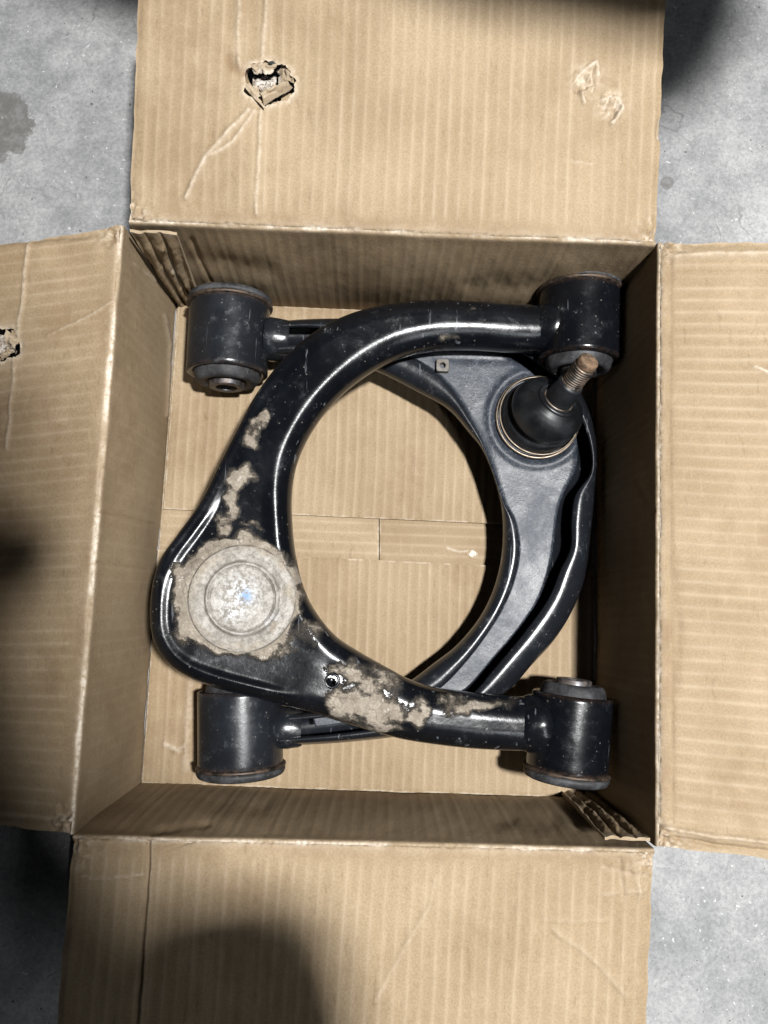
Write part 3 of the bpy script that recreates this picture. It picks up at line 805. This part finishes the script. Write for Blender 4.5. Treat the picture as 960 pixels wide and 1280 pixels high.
mudm = np.maximum(mudm, .95 * (1 - sstep(np.hypot(wx - 298, (wy - 746) * 1.06), 68, 92))); blob(338, 718, 34, 30, .6, .95); blob(248, 760, 26, 44, 0, .85); blob(350, 800, 34, 18, -.3, .62); blob(385, 790, 22, 18, 0, .5)
blob(330, 527, 9, 15, .4, .95); blob(318, 552, 11, 13, .3, .95); blob(300, 603, 17, 17, 0, .92); blob(296, 632, 11, 24, .35, .82); blob(318, 662, 20, 6, .1, .62); blob(285, 655, 9, 20, .4, .60)
blob(432, 872, 26, 20, .3, .80); blob(468, 880, 44, 22, .25, .88); blob(520, 893, 14, 16, 0, .95); blob(440, 835, 24, 14, .5, .66); blob(455, 855, 18, 20, 0, .7)
blob(592, 878, 46, 11, .06, .70); blob(470, 905, 40, 8, .25, .66); blob(557, 427, 10, 5, 0, .62); blob(585, 392, 6, 4, 0, .5); blob(480, 850, 30, 14, .6, .58)
h_mud = .0006 * sstep(mudm, .4, .8)
top = top + h_mud
tp = Pm.copy(); tp[..., 2] = top
bp = Pm.copy(); bp[..., 2] = bot
loop = np.concatenate([tp, bp[:, -2:0:-1]], 1)
nl = loop.shape[1]
q = grid_quads(ns, nl, wrap_v=True)
# real bolt hole through the pad
hm = np.hypot(pxg - 415, pyg - 851) < 8.0
hv = np.zeros((ns, nl), bool); hv[:, :nt] = hm
q = q[~hv.ravel()[q].all(1)]
caps = []
V = loop.reshape(-1, 3)
V = np.concatenate([V, loop[0].mean(0)[None], loop[-1].mean(0)[None]])
tri = [(i, (i + 1) % nl, ns * nl) for i in range(nl)] + [((ns - 1) * nl + (i + 1) % nl, (ns - 1) * nl + i, ns * nl + 1) for i in range(nl)]
mm = np.zeros((ns, nl)); mm[:, :nt] = mudm
mm = np.append(mm.ravel(), [0, 0])
arm = mesh("arm_shell", V, q, M_ARM, UP, {'mud': mm, 'rust': np.zeros(len(mm))}, tris=tri)
# bolt hole liner
zc = float(np.mean(top[hm]))
lathe("bolt_hole", U(415, 851, zc), (0, 0, 1), [(-.012, .0001), (-.012, .0034), (-.0004, .0036), (.0003, .0038), (.0004, .0050), (-.0008, .0056)], M_ARM, UP, n=36)
# ball joint cap
zcap = float(zup(303)) + .0165 * .80
def cap_attr(V, prof, ang):
    x, y = PX(V)
    return {'bare': .9 * np.exp(-(np.hypot(x - 300, y - 742) / 20) ** 2) + .8 * np.exp(-(np.hypot(x - 290, y - 765) / 12) ** 2) + .6 * np.exp(-(np.hypot(x - 345, y - 782) / 14) ** 2), 'blue': np.exp(-(np.hypot(x - 307, y - 745) / 7) ** 2),
            'mudring': np.clip(sstep(np.broadcast_to(prof[:, 1:], x.shape) + (fbm(x * .05, y * .05, 91) - .5) * .018, .0285, .0325), 0, 1),
            'groove_dark': np.broadcast_to(np.exp(-((prof[:, 1:] - .0256) / .0007) ** 2) + .8 * np.exp(-((prof[:, 1:] - .0212) / .0006) ** 2) + np.exp(-((prof[:, 1:] - .0358) / .0006) ** 2), x.shape) * sstep(fbm(x * .08, y * .08, 93), .3, .6)}
pr = []
for rr, hh in [(.0366, -.003), (.0362, .0010), (.0352, .0022), (.0335, .0029), (.0318, .0032), (.0300, .0030), (.0278, .0018), (.0262, .0012), (.0252, .0014), (.0245, .0034), (.0237, .0044), (.0228, .0042), (.0219, .0026), (.0208, .0018), (.018, .0024), (.012, .0032), (.006, .0033), (.0002, .0033)]:
    pr.append((hh, rr))
pr = np.array(pr)
kk = np.linspace(0, 1, 120)
pr = np.stack([np.interp(kk, np.linspace(0, 1, len(pr)), pr[:, 0]), np.interp(kk, np.linspace(0, 1, len(pr)), pr[:, 1])], -1)
def bent(c, prof, mat, name, parent):
    slope = -.021 / 470 / .000548
    ax = np.array([-slope * 0 + .08, 0.0, 1.0])
    return lathe(name, c, ax, prof, mat, parent, n=144, extra=cap_attr)
bent(U(303, 748, zcap), pr, M_CAP, "ball_joint_cap", UP)

zS = .056
c1, c2, R1 = bushing(UP, (723, 452), (725, 367), 50, zS, M_ARM)
c3, c4, R3 = bushing(UP, (716, 868), (708, 961), 50, zS, M_ARM)
def weld(parent, px, py0, py1, z, seed, mat):
    """fillet bead round the tube where it meets the sleeve"""
    a, b = U(px, py0, z), U(px, py1, z)
    c = (a + b) / 2; R = np.linalg.norm(a - b) / 2
    prof = [(-.007, R * .985), (-.0045, R * 1.05), (-.001, R * 1.11), (.003, R * 1.16), (.008, R * 1.2), (.012, R * 1.1)]
    return lathe("weld_bead", c, (1, 0, 0) if px > 480 else (-1, 0, 0), prof, mat, parent, jitter=.10, seed=seed, n=60)
weld(UP, 680, 384, 440, float(zup(680)), 3, M_ARM)
weld(UP, 662, 872, 937, float(zup(662)), 5, M_ARM)

# ------------------------------------------------------------------ lower control arm (upside down beneath, ball joint boot and stud up)
LO = empty("control_arm", U(560, 660, .03))
tag(LO, "dusty black control arm underneath, with rubber ball joint boot and threaded stud upward", "control arm", "pair of control arms")
ZL = .046
A_ = [(318, 404), (380, 399), (430, 398), (500, 398), (580, 402), (650, 420), (700, 455), (733, 505), (746, 560), (743, 622), (739, 663), (730, 726), (714, 766), (692, 801), (664, 832), (639, 860), (600, 888), (550, 909), (500, 920), (430, 928), (340, 933)]
B_ = [(318, 412), (380, 409), (430, 412), (500, 414), (575, 420), (640, 436), (690, 470), (722, 515), (738, 560), (738, 591), (719, 619), (714, 650), (713, 685), (700, 713), (686, 747), (655, 791), (621, 832), (589, 868), (550, 890), (500, 905), (430, 916), (340, 924)]
C_ = [(318, 418), (376, 416), (430, 420), (500, 424), (570, 430), (635, 446), (680, 480), (712, 520), (722, 560), (719, 588), (705, 616), (697, 641), (692, 679), (688, 704), (674, 747), (649, 785), (614, 826), (580, 863), (540, 880), (490, 893), (420, 905), (340, 914)]
D_ = [(318, 434), (380, 430), (440, 432), (490, 438), (514, 447), (545, 467), (567, 490), (585, 520), (600, 547), (612, 577), (617, 591), (630, 629), (642, 651), (648, 685), (642, 722), (627, 760), (602, 800), (574, 835), (547, 861), (505, 880), (440, 892), (390, 898), (340, 904)]
E_ = [(318, 447), (380, 445), (430, 452), (472, 465), (522, 490), (560, 512), (585, 540), (602, 562), (617, 597), (627, 640), (627, 691), (617, 735), (599, 772), (570, 807), (542, 829), (514, 850), (480, 868), (430, 884), (390, 889), (340, 891)]
def stations(curves, n):
    """resample all curves at angles seen from the middle of the arm's C"""
    c0 = np.array([330.0, 665.0]); th = np.linspace(-1, 1, n)
    out = []
    for c in curves:
        q_ = crom(c, 1500)
        a = np.arctan2(q_[:, 1] - c0[1], q_[:, 0] - c0[0])
        a = np.maximum.accumulate(a + np.arange(len(a)) * 1e-7)
        tt = np.linspace(-1.50, 1.50, n)
        k = np.linspace(-1, 1, n)
        out.append(np.stack([np.interp(tt, a, q_[:, 0]), np.interp(tt, a, q_[:, 1])], -1))
    return out
As, Bs, Cs, Ds, Es = stations([A_, B_, C_, D_, E_], 420)
nS = len(As)
def zlow(px): return ZL + 0 * np.asarray(px, float)
secs = []
def row(curve, z): secs.append(U(curve[:, 0], curve[:, 1], z))
# outer rim, groove, under plate, inner rim, underside
zc_ = .031
row(As, zc_ - .014)
row(As, zc_)
for k in range(1, 9):
    a = k / 9 * np.pi / 2
    cv = As * (math.cos(a)) + (As * .35 + Bs * .65) * (1 - math.cos(a))
    row(cv, zc_ + .016 * math.sin(a))
row(As * .3 + Bs * .7, zc_ + .0160)
row(As * .08 + Bs * .92, zc_ + .0152)
row(Bs, zc_ + .0130)
row(Bs * .98 + Cs * .02, zc_ - .006)
row(Cs * .5 + Ds * .5, zc_ - .008)
row(Ds * .98 + Es * .02, zc_ - .006)
row(Ds, zc_ + .0128)
row(Ds * .93 + Es * .07, zc_ + .0142)
for k in range(8, 0, -1):
    a = k / 9 * np.pi / 2
    cv = Es * math.cos(a) + (Ds * .80 + Es * .20) * (1 - math.cos(a))
    row(cv, zc_ + .0142 * math.sin(a))
row(Es, zc_)
row(Es, zc_ - .014)
row(Es * .6 + As * .4, zc_ - .018)
row(Es * .4 + As * .6, zc_ - .018)
S = np.stack(secs, 1)
nl = S.shape[1]
V = np.concatenate([S.reshape(-1, 3), S[0].mean(0)[None], S[-1].mean(0)[None]])
tri = [(i, (i + 1) % nl, nS * nl) for i in range(nl)] + [((nS - 1) * nl + (i + 1) % nl, (nS - 1) * nl + i, nS * nl + 1) for i in range(nl)]
z0 = np.zeros(len(V))
shell = mesh("arm_shell", V, grid_quads(nS, nl, wrap_v=True)[:, ::-1], M_ARM2, LO, {'mud': z0, 'rust': z0}, tris=[t[::-1] for t in tri])
# inset closing plate
sel = slice(26, nS - 26)
Cp, Dp = Cs[sel], Ds[sel]
npl = len(Cp)
nw = 40
tw = np.linspace(0, 1, nw)
ppx = Cp[:, None, 0] * (1 - tw) + Dp[:, None, 0] * tw; ppy = Cp[:, None, 1] * (1 - tw) + Dp[:, None, 1] * tw
# wavy pointed ends of the plate
edge_d = np.minimum(tw, 1 - tw)[None, :]
ez = zc_ + .0136 - .0014 * np.exp(-(edge_d / .03) ** 2) + (fbm(ppx * .03, ppy * .03, 71) - .5) * .0012
rb = np.hypot(ppx - 672, ppy - 522)
ez = ez + .0022 * np.exp(-((rb - 60) / 5) ** 2) - .0020 * (1 - sstep(rb, 50, 58))
ez = ez - .0010 * np.exp(-(pl_dist(ppx, ppy, [(545, 447), (690, 452)]) / 5) ** 2)
Pt = U(ppx, ppy, ez)
Pb = Pt - [0, 0, .003]
lp = np.concatenate([Pt, Pb[:, ::-1]], 1); nl2 = 2 * nw
V = np.concatenate([lp.reshape(-1, 3), lp[0].mean(0)[None], lp[-1].mean(0)[None]])
tri = [(i, (i + 1) % nl2, npl * nl2) for i in range(nl2)] + [((npl - 1) * nl2 + (i + 1) % nl2, (npl - 1) * nl2 + i, npl * nl2 + 1) for i in range(nl2)]
mesh("closing_plate", V, grid_quads(npl, nl2, wrap_v=True), M_PLATE, LO, None, tris=tri)

zB = .0315
bushing(LO, (284, 468), (288, 384), 50, zB, M_ARM2)
bushing(LO, (300, 862), (301, 955), 52.5, zB, M_ARM2)
weld(LO, 352, 403, 447, .033, 8, M_ARM2)
weld(LO, 366, 888, 932, .033, 9, M_ARM2)

# weld nut on the plate
M_NUT = mat_steel("dusty_nut", (.13, .125, .115), .6, .3)
def weld_nut(px, py, z, s):
    n = 48
    ang = np.linspace(0, 2 * np.pi, n, endpoint=False) + .09
    sq = (np.abs(np.cos(ang)) ** 6 + np.abs(np.sin(ang)) ** 6) ** (-1 / 6)
    c = U(px, py, z)
    rows_ = []
    for hh, kq, rq in [(-.002, s, 1), (.0022, s, 1), (.0030, s * .93, 1), (.0030, s * .48, 0), (.0026, s * .42, 0), (-.006, s * .42, 0), (-.006, .0001, 0)]:
        rr = kq * (sq if rq else np.ones(n))
        rows_.append(np.stack([c[0] + rr * np.cos(ang), c[1] + rr * np.sin(ang), np.full(n, c[2] + hh)], -1))
    V = np.stack(rows_, 0)
    mesh("weld_nut", V, grid_quads(len(rows_), n, wrap_v=True), M_NUT, LO, None, smooth=False)
weld_nut(553, 458, zc_ + .0150, .0050)

# ball joint: clip ring, boot, stud
Zp = zc_ + .0136
base = U(672, 522, Zp); neck = U(697, 501, .073); tipc = U(737.5, 449.5, .107)
sd = (tipc - neck) / np.linalg.norm(tipc - neck)
def swept_rings(name, rings, mat, parent, n=72, jitter=0.0):
    """rings of (t 0..1 along the bent axis base->neck, radius)"""
    V = []
    ang = np.linspace(0, 2 * np.pi, n, endpoint=False)
    for t, rr in rings:
        tt = np.clip(t, 0, 1)
        ctr = base + (neck - base) * t if t <= 1 else neck + sd * (t - 1) * .03
        ax = np.array([0, 0, 1.0]) * (1 - tt) + sd * tt
        ax, a, b = frame(ax / np.linalg.norm(ax))
        ref = np.array([1.0, 0, 0]); a = ref - ax * (ref @ ax); a /= np.linalg.norm(a); b = np.cross(ax, a)
        V.append(ctr + rr * (np.cos(ang)[:, None] * a + np.sin(ang)[:, None] * b))
    V = np.array(V)
    return mesh(name, V, grid_quads(len(rings), n, wrap_v=True), mat, parent, {'mud': np.zeros(V.shape[:2]), 'rust': np.zeros(V.shape[:2])})
bk = [(-.02, .0282), (.03, .0286), (.10, .0288), (.17, .0284), (.23, .0272), (.28, .0248), (.315, .0230), (.345, .0230), (.38, .0252), (.45, .0272), (.54, .0274), (.64, .0265), (.74, .0246), (.83, .0218), (.90, .0192), (.95, .0170), (.985, .0156), (1.0, .0150)]
bt = np.array(bk); kk = np.linspace(0, 1, 60); kb = np.linspace(0, 1, len(bt))
bt = np.stack([np.interp(kk, kb, bt[:, 0]), np.interp(kk, kb, bt[:, 1])], -1)
sm = lambda a: np.concatenate([[a[0]], (a[:-2] + 2 * a[1:-1] + a[2:]) / 4, [a[-1]]])
for _ in range(1): bt = np.stack([bt[:, 0], sm(bt[:, 1])], -1)
boot = swept_rings("ball_joint_boot", bt, M_BOOT, LO)
swept_rings("boot_collar", [(.97, .0157), (1.03, .0155), (1.06, .0146), (1.06, .0132), (1.03, .0126), (1.02, .0118), (1.05, .0112), (1.06, .0104), (.98, .0095)], M_BOOT, boot)
def torus(name, c, ax, R, r_, mat, parent, jit=0):
    a = np.linspace(0, 2 * np.pi, 13)
    lathe(name, c, ax, np.stack([r_ * np.sin(a), R + r_ * np.cos(a)], -1), mat, parent, n=96)
torus("clip_ring", base + [0, 0, .0012], (0, 0, 1), .0312, .0011, M_RING, boot)
torus("clip_ring", base + [.0006, .0006, .0040], (.06, .06, 1), .0303, .0008, M_RING, boot)
torus("collar_ring", neck + sd * .0012, sd, .0108, .0006, M_RING, boot)
SL = np.linalg.norm(tipc - neck)
sp = [(-.004, .0104), (SL * .18, .0102), (SL * .40, .0094), (SL * .44, .0092), (SL * .45, .0082), (SL * .48, .0080)]
stud = lathe("stud", neck, sd, sp, M_BOOT, LO, n=48)
tp_ = []
nth = 9
for i in range(nth):
    z_ = SL * (.46 + .40 * i / nth); dz = SL * .40 / nth
    tp_ += [(z_, .0068), (z_ + dz * .30, .0080), (z_ + dz * .55, .0080), (z_ + dz * .85, .0068)]
lathe("stud_thread", neck, sd, [(SL * .45, .0080), (SL * .46, .0084), (SL * .475, .0080)] + tp_[1:], M_STUD, stud, n=48)
lathe("stud_end", neck, sd, rounded([(SL * .855, .0066), (SL * .87, .0072), (SL * .97, .0072), (SL * 1.0, .0064), (SL * 1.004, .0040), (SL * .998, .0001)], .0005), M_TIP, stud, n=48, jitter=.03)

# ------------------------------------------------------------------ added unseen blockers, cut to cast shade on flaps and floor
def board(name, poly, z0, z1, blocker_post, label):  # made-up panel on a support, there only to block light
    o = empty(name, (blocker_post[0], blocker_post[1], GROUND))
    n = len(poly)
    p = np.array(poly, float)
    c = p.mean(0)
    t = NT("dark_blocker_" + str(n)); m = t.fin(t.mix(t.noise(40, 3), (.03, .025, .02), (.05, .04, .03)), .7)
    import bmesh
    bm = bmesh.new()
    lo = [bm.verts.new((x - blocker_post[0], y - blocker_post[1], z0 - GROUND)) for x, y in p]
    hi = [bm.verts.new((x - blocker_post[0], y - blocker_post[1], z1 - GROUND)) for x, y in p]
    bm.faces.new(lo[::-1]); bm.faces.new(hi)
    for i in range(n):
        j = (i + 1) % n
        bm.faces.new((lo[i], lo[j], hi[j], hi[i]))
    me = bpy.data.meshes.new("board"); bm.to_mesh(me); bm.free(); me.materials.append(m)
    b = bpy.data.objects.new("board", me); COL.objects.link(b); b.parent = o
    lathe("blocker_post", (blocker_post[0], blocker_post[1], GROUND), (0, 0, 1), [(0, .001), (0, .03), (z0 - GROUND - .001, .03), (z0 - GROUND - .001, .001)], m, o, n=24)
    tag(o, label, "shelf")
def shade(pts, z, zb=.66):
    S = U(np.array([p[0] for p in pts]), np.array([p[1] for p in pts]), z)
    t = (KEY[2] - zb) / (KEY[2] - S[..., 2])
    return [tuple(v) for v in (KEY + (S - KEY) * t[..., None])[:, :2]]
far = shade([(480, -20), (560, 8), (700, 28), (820, 50)], .15) + shade([(838, 150), (885, 118), (915, 75), (935, 10)], -.01)
board("shade_blocker", [(far[0][0] - .3, far[0][1] + .1)] + far + [(far[-1][0] + .01, .6), (far[0][0] - .3, .6)], .66, .69, (.04, .8), "added unseen blocker past the top edge, shading the end of the far flap")
near = shade([(455, 1300), (425, 1190), (395, 1135), (330, 1114), (255, 1118), (215, 1155), (190, 1220), (170, 1300)], .128) + shade([(40, 1300), (62, 1235), (50, 1185), (15, 1165), (-20, 1168), (-60, 1110)], -.01) + shade([(-90, 1000), (-90, 790), (-20, 775), (60, 745), (95, 690), (65, 645), (-20, 620)], .11)
board("shade_blocker", [(near[0][0] + .01, -.55)] + near + [(-.35, near[-1][1]), (-.35, -.55)], .66, .69, (-.25, -.8), "added unseen blocker past the bottom left corner, shading the near flap")
side = shade([(20, 420), (50, 640), (75, 880), (150, 1000), (245, 1120), (270, 1500)], .125, 1.0)
board("shade_blocker", [(-.5, side[0][1] + .04)] + side + [(-.5, side[-1][1])], 1.0, 1.03, (-.7, -.1), "added unseen upper blocker past the left edge, dimming the left flap")
